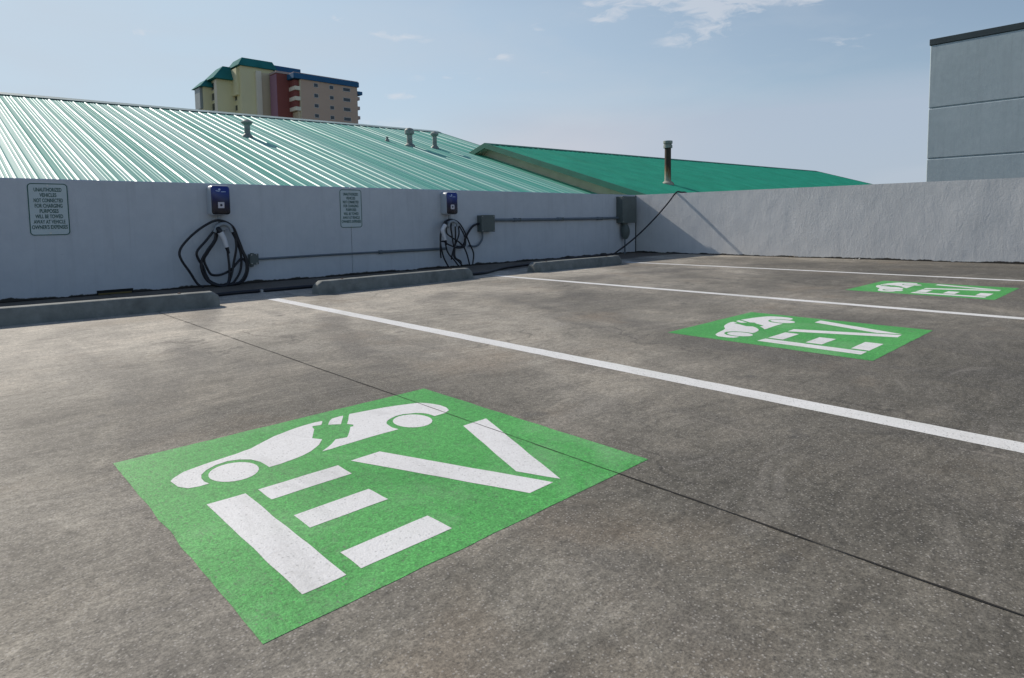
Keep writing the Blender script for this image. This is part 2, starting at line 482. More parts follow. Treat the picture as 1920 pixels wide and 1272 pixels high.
for i, (x, y, w, d, rz, lab) in enumerate(MARKS):
    t = empty('floor_marking', (x, y, 0), lab, 'floor marking', 'green charging bay squares painted on the deck', rz)
    bm = bmesh.new(); ragged(bm, [(0, 0), (w, 0), (w, d), (0, d)], .0007, .025, .0022, i * 7)
    obj('green_square', bm, M_['green'], t)
    for nm, key in (('letter_e', 'E'), ('letter_v', 'V'), ('car_symbol', 'car')):
        bm = bmesh.new()
        for pl in STEN[key]:
            ragged(bm, pl, .0013, .02, .0012, i * 3 + 1)
        o = obj(nm, bm, M_['white'], t)
        if key == 'car':
            for pl in STEN['wheel']:
                bm = bmesh.new(); ragged(bm, pl, .0013, .03, .0008, i)
                obj('wheel_disc', bm, M_['white'], o)

# ------------------------------------------------------------------ parapet walls
H = 1.10
XJ = -6.046
t = empty('parapet_wall', (0, 0, 0), 'shaded pale grey parapet wall carrying the chargers and signs', 'wall')
bm = bmesh.new()
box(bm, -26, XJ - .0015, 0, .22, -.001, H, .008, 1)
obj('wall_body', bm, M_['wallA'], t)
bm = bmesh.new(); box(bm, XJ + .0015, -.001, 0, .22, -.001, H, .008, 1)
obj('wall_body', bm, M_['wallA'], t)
bm = bmesh.new(); box(bm, XJ - .0014, XJ + .0014, .01, .2, .0, H - .02)
obj('control_joint', bm, M_['dark'], t)
bm = bmesh.new()
box(bm, -8.775, -8.47, -.004, .05, .002, .045)
sc = obj('drain_opening', bm, M_['dark'], t)
bm = bmesh.new()
box(bm, -8.765, -8.485, -.012, -.0045, .003, .018)
obj('drain_lip', bm, M_['wood'], sc)

rb = .0332
Dv = Vector((math.sin(rb), -math.cos(rb), 0)); Nv = Vector((math.cos(rb), math.sin(rb), 0))
t = empty('parapet_wall', (0, 0, 0), 'sunlit rough grey parapet wall running to the right from the corner', 'wall')
bm = bmesh.new()
# subdivided face with lumpy render
NX, NZ = 260, 22
Lw = 16
grid = []
for i in range(NX + 1):
    col = []
    s = Lw * i / NX - .3
    for j in range(NZ + 1):
        z = H * j / NZ
        d = .004 * noise.noise(Vector((s * 2.2, z * 1.6, 3))) + .003 * noise.noise(Vector((s * 7, z * 4, 9)))
        p = Dv * s + Nv * (-d if 0 < j < NZ else 0)
        col.append(bm.verts.new((p.x, p.y, z - .001)))
    grid.append(col)
for i in range(NX):
    for j in range(NZ):
        bm.faces.new((grid[i][j], grid[i + 1][j], grid[i + 1][j + 1], grid[i][j + 1]))
bk = [[bm.verts.new(Vector(grid[i][j].co) + Nv * .22) for j in (0, NZ)] for i in (0, NX)]
tb = [[grid[i][NZ] for i in range(NX + 1)], [grid[i][0] for i in range(NX + 1)]]
bm.faces.new(tb[0] + [bk[1][1], bk[0][1]])
bm.faces.new(tb[1] + [bk[1][0], bk[0][0]])
bm.faces.new((bk[0][0], bk[0][1], bk[1][1], bk[1][0]))
bm.faces.new([grid[0][j] for j in range(NZ + 1)] + [bk[0][1], bk[0][0]])
bm.faces.new([grid[NX][j] for j in range(NZ + 1)] + [bk[1][1], bk[1][0]])
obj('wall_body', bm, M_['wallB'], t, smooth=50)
bm = bmesh.new()
box(bm, -.014, -.001, -.012, -.0005, .003, H - .01)
obj('corner_joint', bm, M_['dark'], t)

# ------------------------------------------------------------------ wheel stops
def make_stop(label, x0, x1, y0, y1, L=None):
    L = math.hypot(x1 - x0, y1 - y0)
    t = empty('wheel_stop', ((x0 + x1) / 2, (y0 + y1) / 2, 0), label, 'wheel stop', 'concrete wheel stops along the shaded wall', math.atan2(y1 - y0, x1 - x0))
    bm = bmesh.new()
    W_, T_, Hh = .155, .105, .122
    secs = [(-L / 2, .93), (-L / 2 + .006, 1)]
    n = 24
    xs = [-L / 2] + [-L / 2 + .05 + (L - .1) * i / n for i in range(n + 1)] + [L / 2]
    rings = []
    for i, x in enumerate(xs):
        end = i in (0, len(xs) - 1)
        hh = Hh - (.035 if end else 0) + .002 * noise.noise(Vector((x * 5, x0, 0)))
        ww = W_
        g = .0025 * noise.noise(Vector((x * 4, 7, x0)))
        prof = [(-ww / 2, 0), (-ww / 2 + .004 + g, .03), (-T_ / 2 - .008, hh - .02), (-T_ / 2 + .004, hh - .004), (-T_ / 2 + .018, hh), (T_ / 2 - .018, hh), (T_ / 2 + .004, hh - .01), (ww / 2, .02), (ww / 2, 0)]
        sc_ = .86 if end else 1
        rings.append([bm.verts.new((x, p[0] * sc_, p[1])) for p in prof])
    for a, b in zip(rings, rings[1:]):
        for q in range(len(a) - 1): bm.faces.new((a[q], b[q], b[q + 1], a[q + 1]))
        bm.faces.new((a[-1], b[-1], b[0], a[0]))
    bm.faces.new(rings[0]); bm.faces.new(rings[-1][::-1])
    obj('concrete_bar', bm, M_['stop'], t, smooth=35)
    for s in (-1, 1):
        bm = bmesh.new()
        lathe(bm, [(.012, Hh - .004), (.012, Hh + .004), (.008, Hh + .006)], 12, (s * (L / 2 - .28), 0, 0))
        obj('anchor_pin', bm, M_['rod'], t)
    return t
make_stop('concrete wheel stop under the first charger, running off the left edge', -10.15, -8.235, -1.56, -1.715)
make_stop('middle concrete wheel stop in front of the second charger', -7.33, -5.40, -1.605, -1.515)
make_stop('farthest concrete wheel stop, nearest the corner of the walls', -4.42, -2.60, -1.545, -1.535)

# ------------------------------------------------------------------ warning signs
TEXT = ["UNAUTHORIZED", "VEHICLES", "NOT CONNECTED", "FOR CHARGING", "PURPOSES", "WILL BE TOWED", "AWAY AT VEHICLE", "OWNER'S EXPENSES"]
def rrect(w, h, r, n=6):
    pts = []
    for cx, cz, a0 in ((w / 2 - r, h / 2 - r, 0), (-w / 2 + r, h / 2 - r, 90), (-w / 2 + r, -h / 2 + r, 180), (w / 2 - r, -h / 2 + r, 270)):
        for i in range(n + 1):
            a = R(a0 + 90 * i / n); pts.append((cx + r * math.cos(a), cz + r * math.sin(a)))
    return pts
def text_mesh(s, size, sx):
    cu = bpy.data.curves.new('tmp', 'FONT'); cu.body = s; cu.size = size; cu.align_x = 'CENTER'; cu.align_y = 'CENTER'
    cu.offset = size * .018
    cu.extrude = .0006
    ob = bpy.data.objects.new('tmp', cu); COL.objects.link(ob)
    dg = bpy.context.evaluated_depsgraph_get(); dg.update()
    me = bpy.data.meshes.new_from_object(ob.evaluated_get(dg))
    bpy.data.objects.remove(ob)
    bm = bmesh.new(); bm.from_mesh(me)
    for v in bm.verts: v.co = Vector((v.co.x * sx, -v.co.z, v.co.y))
    return bm
def ring(bm, outer, inner, y):
    a = [bm.verts.new((p[0], y, p[1])) for p in outer]; b = [bm.verts.new((p[0], y, p[1])) for p in inner]
    for i in range(len(a)): bm.faces.new((a[i], a[(i + 1) % len(a)], b[(i + 1) % len(a)], b[i]))
def make_sign(x, z, label):
    t = empty('warning_sign', (x, -.004, z), label, 'sign', 'green and white towing warning signs on the shaded wall')
    W_, H_ = .305, .478
    bm = bmesh.new()
    prism(bm, [(p[0], 0, p[1]) for p in rrect(W_, H_, .035)], (0, .003, 0))
    obj('sign_plate', bm, M_['signp'], t)
    bm = bmesh.new()
    ring(bm, rrect(W_ - .006, H_ - .006, .032), rrect(W_ - .022, H_ - .022, .025), -.0008)
    obj('border', bm, M_['signg'], t)
    for i, s in enumerate(TEXT):
        bm = text_mesh(s, .048, .60)
        # narrow each line to the width it has on the sign
        wd = max(v.co.x for v in bm.verts) - min(v.co.x for v in bm.verts)
        tgt = [.205, .125, .215, .205, .14, .205, .235, .265][i]
        for v in bm.verts: v.co.x *= tgt / wd
        obj('text_line', bm, M_['signg'], t, (0, -.0012, H_ / 2 - .062 - i * .0485))
    for zz in (-1, 1):
        bm = bmesh.new(); lathe(bm, [(.008, -.004), (.008, 0)], 10, (0, 0, zz * (H_ / 2 - .022)), 'y')
        obj('bolt', bm, M_['strap'], t)
    return t
make_sign(-9.102, .822, 'left towing warning sign, at the left end of the wall beside the first charger')
make_sign(-6.045, .833, 'right towing warning sign, midway between the two chargers')

# ------------------------------------------------------------------ chargers
L= {"outer": [[-7.615, -0.07, -0.018], [-7.454, -0.07, 0.024], [-7.389, -0.07, 0.13], [-7.383, -0.07, 0.255], [-7.425, -0.07, 0.368], [-7.47, -0.07, 0.507], [-7.519, -0.07, 0.631], [-7.608, -0.07, 0.693], [-7.71, -0.07, 0.698], [-7.863, -0.07, 0.611], [-7.99, -0.07, 0.497], [-8.057, -0.07, 0.396], [-8.047, -0.07, 0.305], [-7.97, -0.07, 0.17], [-7.903, -0.07, 0.046], [-7.857, -0.07, -0.011]], "a": [[-7.695, -0.09, 0.614], [-7.795, -0.09, 0.491], [-7.89, -0.09, 0.383], [-7.878, -0.09, 0.303], [-7.839, -0.09, 0.228], [-7.801, -0.09, 0.106], [-7.736, -0.09, 0.021], [-7.648, -0.09, -0.021], [-7.555, -0.09, 0.019], [-7.478, -0.09, 0.109], [-7.447, -0.09, 0.204], [-7.447, -0.09, 0.342], [-7.493, -0.09, 0.508], [-7.541, -0.09, 0.604]], "b": [[-7.702, -0.11, 0.608], [-7.713, -0.11, 0.502], [-7.798, -0.11, 0.386], [-7.855, -0.11, 0.283], [-7.854, -0.11, 0.177], [-7.778, -0.11, 0.065], [-7.68, -0.11, -0.003], [-7.576, -0.11, 0.002], [-7.468, -0.11, 0.041], [-7.403, -0.11, 0.147], [-7.404, -0.11, 0.271], [-7.451, -0.11, 0.411], [-7.528, -0.11, 0.604]], "c": [[-7.68, -0.1, 0.6], [-7.697, -0.1, 0.501], [-7.785, -0.1, 0.371], [-7.826, -0.1, 0.294], [-7.8, -0.1, 0.2], [-7.759, -0.1, 0.133], [-7.671, -0.1, 0.124], [-7.565, -0.1, 0.168], [-7.495, -0.1, 0.242], [-7.44, -0.1, 0.286], [-7.391, -0.1, 0.229], [-7.393, -0.1, 0.132], [-7.451, -0.1, 0.039], [-7.533, -0.1, -0.002]], "d": [[-7.597, -0.13, 0.397], [-7.589, -0.13, 0.296], [-7.585, -0.13, 0.187], [-7.595, -0.13, 0.079], [-7.635, -0.13, 0.001], [-7.712, -0.13, -0.006], [-7.809, -0.13, 0.069], [-7.86, -0.13, 0.179], [-7.861, -0.13, 0.284]], "e": [[-7.503, -0.12, 0.508], [-7.502, -0.12, 0.4], [-7.528, -0.12, 0.265], [-7.56, -0.12, 0.131], [-7.597, -0.12, 0.038], [-7.658, -0.12, -0.011]], "handle": [[-7.666, -0.15, 0.578], [-7.631, -0.15, 0.499], [-7.609, -0.15, 0.418]], "hook": [[-7.713, -0.12, 0.579], [-7.684, -0.12, 0.64], [-7.619, -0.12, 0.666], [-7.563, -0.12, 0.638], [-7.539, -0.12, 0.577]]}
M= {"a": [[-4.753, -0.12, 0.148], [-4.756, -0.12, 0.274], [-4.755, -0.12, 0.431], [-4.721, -0.12, 0.586], [-4.647, -0.12, 0.664], [-4.553, -0.12, 0.681], [-4.433, -0.12, 0.64], [-4.353, -0.12, 0.553], [-4.293, -0.12, 0.443], [-4.22, -0.12, 0.305], [-4.163, -0.12, 0.182], [-4.192, -0.12, 0.014]], "b": [[-4.664, -0.14, 0.585], [-4.669, -0.14, 0.648], [-4.582, -0.14, 0.673], [-4.476, -0.14, 0.624], [-4.397, -0.14, 0.538], [-4.325, -0.14, 0.407], [-4.334, -0.14, 0.31], [-4.39, -0.14, 0.28], [-4.499, -0.14, 0.285], [-4.632, -0.14, 0.332], [-4.71, -0.14, 0.377], [-4.749, -0.14, 0.378]], "c": [[-4.772, -0.16, 0.535], [-4.786, -0.16, 0.401], [-4.773, -0.16, 0.276], [-4.731, -0.16, 0.148], [-4.656, -0.16, 0.023]], "d": [[-4.656, -0.13, 0.585], [-4.646, -0.13, 0.49], [-4.555, -0.13, 0.425], [-4.448, -0.13, 0.368], [-4.368, -0.13, 0.3], [-4.341, -0.13, 0.267], [-4.288, -0.13, 0.167], [-4.247, -0.13, 0.018]], "e": [[-4.578, -0.15, 0.626], [-4.593, -0.15, 0.563], [-4.57, -0.15, 0.457], [-4.559, -0.15, 0.351], [-4.535, -0.15, 0.265], [-4.551, -0.15, 0.159], [-4.472, -0.15, 0.091], [-4.405, -0.15, 0.028]], "f": [[-4.712, -0.17, 0.388], [-4.696, -0.17, 0.293], [-4.659, -0.17, 0.208], [-4.568, -0.17, 0.119], [-4.489, -0.17, 0.029]], "g": [[-4.489, -0.12, 0.582], [-4.491, -0.12, 0.412], [-4.504, -0.12, 0.263], [-4.501, -0.12, 0.145], [-4.407, -0.12, 0.086], [-4.395, -0.12, 0.021]], "h": [[-4.426, -0.11, 0.592], [-4.416, -0.11, 0.474], [-4.466, -0.11, 0.368], [-4.509, -0.11, 0.284], [-4.545, -0.11, 0.201], [-4.561, -0.11, 0.116]], "feed": [[-4.414, -0.05, 0.29], [-4.331, -0.05, 0.286], [-4.274, -0.05, 0.339], [-4.244, -0.05, 0.425], [-4.17, -0.05, 0.522], [-4.097, -0.05, 0.586], [-3.995, -0.05, 0.615]], "loop": [[-3.928, -0.05, 0.472], [-3.935, -0.05, 0.382], [-4.003, -0.05, 0.306], [-4.076, -0.05, 0.282], [-4.19, -0.05, 0.297]], "handle": [[-4.721, -0.19, 0.607], [-4.769, -0.19, 0.535], [-4.751, -0.19, 0.473], [-4.727, -0.19, 0.399]], "hook": [[-4.639, -0.15, 0.58], [-4.618, -0.15, 0.637], [-4.551, -0.15, 0.657], [-4.484, -0.15, 0.624], [-4.472, -0.15, 0.582]]}
for p_ in L['outer']: p_[1] = -.105
def charger(x0, x1, z0, z1, dep, label):
    t = empty('ev_charger', ((x0 + x1) / 2, 0, z0), label, 'charger', 'wall mounted car chargers')
    w, h = x1 - x0, z1 - z0
    bm = bmesh.new()
    prof = rrect(w, h, .035, 7)
    prof = [(p[0], p[1] + h / 2) for p in prof]
    secs = [(0, .94), (-dep * .25, 1), (-dep * .86, 1), (-dep * .97, .975)]
    rings = []
    for y, s in secs:
        rings.append([bm.verts.new((p[0] * s, y, h / 2 + (p[1] - h / 2) * s)) for p in prof])
    for a, b in zip(rings, rings[1:]):
        for i in range(len(a)): bm.faces.new((a[i], a[(i + 1) % len(a)], b[(i + 1) % len(a)], b[i]))
    bm.faces.new(rings[0]); bm.faces.new(rings[-1][::-1])
    obj('casing', bm, M_['case'], t, smooth=40)
    bm = bmesh.new()
    pf = [(p[0], p[1] + h / 2) for p in rrect(w * .93, h * .955, .03, 7)]
    rings = []
    for y, s in ((-dep * .97 + .001, 1), (-dep - .002, .99), (-dep - .006, .95)):
        rings.append([bm.verts.new((p[0] * s, y, h / 2 + (p[1] - h / 2) * s)) for p in pf])
    for a, b in zip(rings, rings[1:]):
        for i in range(len(a)): bm.faces.new((a[i], a[(i + 1) % len(a)], b[(i + 1) % len(a)], b[i]))
    bm.faces.new(rings[0]); bm.faces.new(rings[-1][::-1])
    f = obj('front_panel', bm, M_['face'], t, smooth=40)
    yf = -dep - .0065
    bm = bmesh.new()
    box(bm, -.032, .032, yf - .003, yf, h * .24, h * .24 + .064, .003, 2)
    rd = obj('card_reader', bm, M_['btn'], t)
    bm = bmesh.new(); lathe(bm, [(.013, yf - .0045), (.013, yf - .0028)], 16, (0, 0, h * .24 + .032), 'y')
    obj('reader_symbol', bm, M_['face'], rd)
    # pale printed mark: a small figure over two short words
    bm = bmesh.new()
    lathe(bm, [(.012, yf - .001), (.012, yf)], 12, (-.012, 0, h * .86), 'y')
    prism(bm, [(-.052, yf, h * .825), (-.04, yf, h * .835), (-.008, yf, h * .80), (-.012, yf, h * .785), (-.045, yf, h * .805)], (0, -.001, 0))
    prism(bm, [(.004, yf, h * .80), (.052, yf, h * .80), (.052, yf, h * .775), (.004, yf, h * .775)], (0, -.001, 0))
    obj('printed_mark', bm, M_['logo'], t)
    bm = bmesh.new()
    tube(bm, [(0, -dep * .5, .01), (0, -dep * .5, -.03), (0, -dep * .6, -.07)], .018, 12, 4)
    obj('cable_gland', bm, M_['hook'], t)
    return t
def coil(paths, skip, r, label, name='charging_cable'):
    t = empty(name, tuple(paths[skip[0]][0][:2]) + (0,), label, 'cable', 'black charging cables coiled on the wall hooks')
    off = Vector(t.location)
    bm = bmesh.new()
    for key in skip[1]:
        pts = []
        for i, p in enumerate(paths[key]):
            pts.append(Vector(p) - off + Vector((0, .012 * noise.noise(Vector((i * .7, len(key), ord(key[0])))), 0)))
        for p in pts:
            if p.z < .014: p.z = .014; p.y -= .03
        tube(bm, pts, r, 8, 8)
    obj('cable_loops', bm, M_['cable'], t, smooth=60)
    # plug
    hp = [Vector(p) - off for p in paths['handle']]
    bm = bmesh.new(); tube(bm, hp, .02, 12, 6, lambda u: .031 - .010 * u)
    hd = obj('plug_handle', bm, M_['handle'], t, smooth=60)
    bm = bmesh.new()
    a = hp[-1]; d = (hp[-1] - hp[-2]).normalized()
    tube(bm, [a - d * .005, a + d * .03, a + d * .07], .018, 12, 3, lambda u: .021 - .008 * u)
    obj('strain_relief', bm, M_['cable'], hd, smooth=60)
    a = hp[0]; d = (hp[1] - hp[0]).normalized()
    bm = bmesh.new(); tube(bm, [a + d * .01, a - d * .03, a - d * .045 + Vector((0, .03, 0))], .025, 12, 3)
    obj('plug_nose', bm, M_['cable'], hd, smooth=60)
    return t
def hook(pts, label):
    p0 = Vector(pts[2])
    t = empty('cable_hook', (p0.x, 0, p0.z), label, 'cable hook', 'grey cable hooks below the chargers')
    bm = bmesh.new()
    tube(bm, [Vector(p) - Vector((p0.x, 0, p0.z)) for p in pts], .02, 10, 6)
    obj('curved_saddle', bm, M_['hook'], t, smooth=60)
    bm = bmesh.new(); lathe(bm, [(.06, 0), (.06, -.012), (.035, -.02), (.03, p0.y + .01)][:4], 20, (0, 0, -.04), 'y')
    obj('mounting_boss', bm, M_['hook'], t, smooth=40)
charger(-7.745, -7.545, .757, 1.072, .145, 'blue and black charger box with a pale rim, on the left between the two signs')
charger(-4.655, -4.455, .748, 1.062, .145, 'blue and black charger box seen from its pale side, near the grey junction box')
hook(L['hook'], 'grey curved hook holding the left coil of cable')
hook(M['hook'], 'grey curved hook holding the right coil of cable')
coil(L, ('outer', ['outer', 'a', 'b', 'c', 'd', 'e']), .0128, 'wide black cable coil with hanging white plug and one long loop out to the left')
coil(M, ('a', ['a', 'b', 'c', 'd', 'e', 'f', 'g', 'h']), .0108, 'narrow tangled black cable coil with white plug, beside the grey junction box')

# ------------------------------------------------------------------ electrical boxes and conduit
def jbox(x0, x1, z0, z1, dep, name, label, cat):
    t = empty(name, ((x0 + x1) / 2, 0, z0), label, cat)
    w, h = x1 - x0, z1 - z0
    bm = bmesh.new(); box(bm, -w / 2, w / 2, -dep * .86, 0, 0, h, .004, 2); obj('enclosure', bm, M_['box'], t)
    bm = bmesh.new(); box(bm, -w / 2 - .004, w / 2 + .004, -dep, -dep * .86 - .001, -.004, h + .004, .005, 2); cv = obj('cover', bm, M_['box'], t)
    for sx in (-1, 1):
        for sz in (.06, .94):
            bm = bmesh.new(); lathe(bm, [(.006, -dep - .003), (.006, -dep)], 8, (sx * (w / 2 - .018), 0, h * sz), 'y'); obj('cover_screw', bm, M_['strap'], cv)
    return t
t = jbox(-3.985, -3.73, .495, .736, .11, 'junction_box', 'square grey junction box right of the second charger', 'junction box')
bm = bmesh.new()
tube(bm, [Vector(p) - Vector(t.location) for p in M['feed']], .0165, 10, 6)
obj('flexible_feed', bm, M_['cable'], t, smooth=60)
bm = bmesh.new(); tube(bm, [Vector(p) - Vector(t.location) for p in [[-3.93, -.05, .5]] + M['loop']], .0145, 10, 6)
obj('drooping_feed', bm, M_['conduit'], t, smooth=60)
t = jbox(-.61, -.185, .575, 1.06, .15, 'disconnect_box', 'tall grey switch box mounted in the corner of the two walls', 'switch box')
bm = bmesh.new()
tube(bm, [(-.06, -.075, .005), (-.06, -.075, -.04)], .055, 14, 1)
tube(bm, [(-.06, -.075, -.04), (-.04, -.08, -.17), (-.05, -.075, -.30)], .05, 14, 5, lambda u: .058 + .035 * math.sin(u * math.pi) - .018 * u)
obj('conduit_body', bm, M_['box'], t, smooth=50)
bm = bmesh.new(); tube(bm, [(-.03, -.06, -.30), (-.03, -.06, -.575)], .014, 10, 1)
obj('riser_conduit', bm, M_['conduit'], t, smooth=60)
bm = bmesh.new(); box(bm, .214, .236, -.12, -.06, .18, .30, .004, 2)
obj('switch_lever', bm, M_['box'], t)

t = empty('conduit', (-3.72, 0, .66), 'thick horizontal conduit between the junction box and the corner switch box', 'conduit')
bm = bmesh.new(); tube(bm, [(-.005, -.035, .003), (1.5, -.035, 0), (3.115, -.035, .008)], .0225, 12, 8); obj('pipe', bm, M_['conduit'], t, smooth=60)
for xx in (.45, 1.45, 2.5):
    bm = bmesh.new(); lathe(bm, [(.026, 0), (.030, .004), (.030, .06), (.026, .064)], 14, (xx, -.035, .002), 'x'); obj('coupling', bm, M_['conduit'], t, smooth=40)
    bm = bmesh.new(); box(bm, xx + .12, xx + .145, -.061, 0, -.024, .028, .003, 1); obj('pipe_strap', bm, M_['box'], t)

t = empty('conduit', (-7.28, 0, .26), 'thin horizontal conduit running low on the wall between the two cable coils', 'conduit')
bm = bmesh.new(); tube(bm, [(.02, -.022, .006), (.8, -.022, .012), (1.63, -.022, .012)], .0125, 10, 6); obj('pipe', bm, M_['conduit'], t, smooth=60)
bm = bmesh.new(); tube(bm, [(1.63, -.024, .012), (2.2, -.024, .012), (2.70, -.024, .012)], .0185, 10, 6); obj('wide_pipe', bm, M_['conduit'], t, smooth=60)
bm = bmesh.new(); lathe(bm, [(.02, 0), (.024, .004), (.024, .05), (.02, .054)], 14, (1.60, -.023, .012), 'x'); obj('coupling', bm, M_['conduit'], t, smooth=40)
t = jbox(-7.335, -7.245, .215, .325, .06, 'outlet_box', 'small grey outlet box just right of the wide cable coil', 'outlet box')
bm = bmesh.new(); lathe(bm, [(.02, 0), (.02, .03)], 12, (-.02, -.03, -.03)); obj('hub', bm, M_['box'], t)
bm = bmesh.new(); lathe(bm, [(.02, .11), (.02, .122)], 12, (-.01, -.03, 0)); obj('hub', bm, M_['box'], t)

# long black hose along the floor and up over the other wall
t = empty('trailing_hose', (-7.9, -1.0, 0), 'long black hose lying behind the wheel stops and rising over the sunlit wall', 'hose')
o = Vector(t.location)
flr = [(-9.0, -1.30, .018), (-8.4, -1.16, .018), (-7.9, -1.03, .018), (-7.5, -1.05, .018), (-7.1, -1.06, .018), (-6.5, -1.15, .018), (-5.8, -1.24, .018), (-5.1, -1.30, .018), (-4.75, -1.16, .018), (-4.4, -.95, .018), (-4.08, -.82, .018), (-3.7, -.72, .018), (-3.1, -.52, .018), (-2.4, -.36, .018), (-1.6, -.28, .018), (-1.14, -.3, .014)]
a = Vector((-1.14, -.3, .014)); b = Vector((.024, -.867, 1.112))
air = []
for i in range(1, 9):
    u = i / 8; p = a + (b - a) * u; p.z -= 4 * .1 * u * (1 - u); air.append(p)
over = [(.12, -.91, 1.115), (.26, -.95, 1.09), (.33, -1.0, .85), (.35, -1.02, .3)]
bm = bmesh.new(); tube(bm, [Vector(p) - o for p in flr], .018, 8, 6)
obj('floor_run', bm, M_['cable'], t, smooth=60)
bm = bmesh.new(); tube(bm, [a - o] + [p - o for p in air] + [Vector(p) - o for p in over], .0145, 8, 4)
obj('hanging_run', bm, M_['cable'], t, smooth=60)
bm = bmesh.new(); box(bm, -.03, .03, -.022, .022, 0, .004, .001, 1); box(bm, -.012, .012, -.018, .018, .004, .031, .003, 1)
hs = obj('steel_clip', bm, M_['strap'], t, (-7.62 - o.x, -1.065 - o.y, 0))

# small litter along the walls
rnd = random.Random(3)
def leaf_clump(x, y, n, s, mat, name, label, cat, group=None):
    bm = bmesh.new()
    for i in range(n):
        a = rnd.uniform(0, 6.28); px_ = rnd.gauss(0, s); py2 = rnd.gauss(0, s * .35)
        L_ = rnd.uniform(.02, .045); w = L_ * .4
        c_, s_ = math.cos(a), math.sin(a)
        zt = rnd.uniform(.006, .028)
        quad(bm, [(px_ - c_ * L_ / 2, py2 - s_ * L_ / 2, .004), (px_ + s_ * w / 2, py2 - c_ * w / 2, zt * .6), (px_ + c_ * L_ / 2, py2 + s_ * L_ / 2, zt), (px_ - s_ * w / 2, py2 + c_ * w / 2, zt * .7)])
    return tag(obj(name, bm, mat, None, (x, y, .001)), label, cat, group)
leaf_clump(-.02, -2.98, 16, .05, M_['debris'], 'leaf_litter', 'small clump of dead brown leaves at the foot of the sunlit wall', 'leaves')
leaf_clump(.0, -3.9, 8, .1, M_['chip'], 'paint_flakes', 'pale paint flakes at the foot of the sunlit wall, far right', 'paint flakes')['kind'] = 'stuff'

# ------------------------------------------------------------------ green-roofed buildings
T = .305
def rz1(x, y): return 4.62 + .01493 * (x + 8) - T * (17 - y)
def rz2(x, y): return 3.562 + .00977 * (x - 5.889) - T * (11.1 - y)
def ribbed(bm, zf, x0, x1, ylo, yhi, pitch=.305, rh=.022):
    xs = []
    n = int(round((x1 - x0) / pitch))
    rr_ = random.Random(11)
    rh0 = rh
    for i in range(n):
        a = x0 + i * pitch
        rh = rh0 * rr_.uniform(.55, 1.15)
        xs += [(a, 0), (a + .080, 0), (a + .090, .004), (a + .104, .004), (a + .114, 0), (a + .150, 0), (a + .160, .004), (a + .174, .004), (a + .184, 0), (a + .225, 0), (a + .240, rh * .6), (a + .250, rh), (a + .264, rh), (a + .274, rh * rr_.uniform(.45, .7)), (a + .290, 0), (a + .304, 0)]
    prev = None
    for x, hh in xs:
        c = (bm.verts.new((x, ylo, zf(x, ylo) + hh)), bm.verts.new((x, yhi, zf(x, yhi) + hh)))
        if prev: bm.faces.new((prev[0], c[0], c[1], prev[1]))
        prev = c
t = empty('roofed_building', (-8, 17, -9), 'long low building with a pale green ribbed metal roof beyond the shaded wall', 'building')
def part(name, bm, mat, smooth=False):
    for v in bm.verts: v.co -= Vector(t.location)
    return obj(name, bm, mat, t, smooth=smooth)
X0, X1 = -30, 8.06
bm = bmesh.new(); ribbed(bm, rz1, X0, X1, 2.2, 16.95); roof = part('roof_sheet', bm, M_['roof'])
bm = bmesh.new()
quad(bm, [(X0, 16.9, rz1(X0, 17) - .015), (X1, 16.9, rz1(X1, 17) - .015), (X1, 31, rz1(X1, 3)), (X0, 31, rz1(X0, 3))])
part('back_slope', bm, M_['roof'])
bm = bmesh.new()
zc = lambda x: rz1(x, 17)
prism(bm, [(X0, 16.72, zc(X0) - .057), (X0, 16.72, zc(X0) - .048), (X0, 17.0, zc(X0) + .058), (X0, 17.25, zc(X0) - .02), (X0, 17.25, zc(X0) - .03), (X0, 17.0, zc(X0) + .048)], (X1 - X0 + .03, 0, zc(X1) - zc(X0)))
part('ridge_cap', bm, M_['cap'])
bm = bmesh.new()
for i in range(int((X1 - X0) / .305)):
    a = X0 + i * .305
    quad(bm, [(a + .01, 16.70, rz1(a, 16.70) + .008), (a + .24, 16.70, rz1(a, 16.70) + .008), (a + .24, 16.73, rz1(a, 16.71) + .028), (a + .01, 16.73, rz1(a, 16.71) + .028)])
part('cap_gap_shade', bm, M_['dark'])  # black quads painting the shade in the gaps under the ridge cap
bm = bmesh.new()
prism(bm, [(X1 + .0, 2.2, rz1(X1, 2.2) - .15), (X1, 2.2, rz1(X1, 2.2) + .02), (X1, 16.95, rz1(X1, 16.95) + .02), (X1, 16.95, rz1(X1, 16.95) - .15)], (.06, 0, 0))
part('rake_trim', bm, M_['trim'])
bm = bmesh.new()
prism(bm, [(X0 + .3, 2.8, -9), (X0 + .3, 2.8, rz1(X0, 2.8) - .12), (X0 + .3, 16.95, rz1(X0, 16.95) - .15), (X0 + .3, 30.5, rz1(X0, 3.5) - .2), (X0 + .3, 30.5, -9)], (X1 - X0 - .7, 0, 0))
part('wall', bm, M_['wallmetal'])
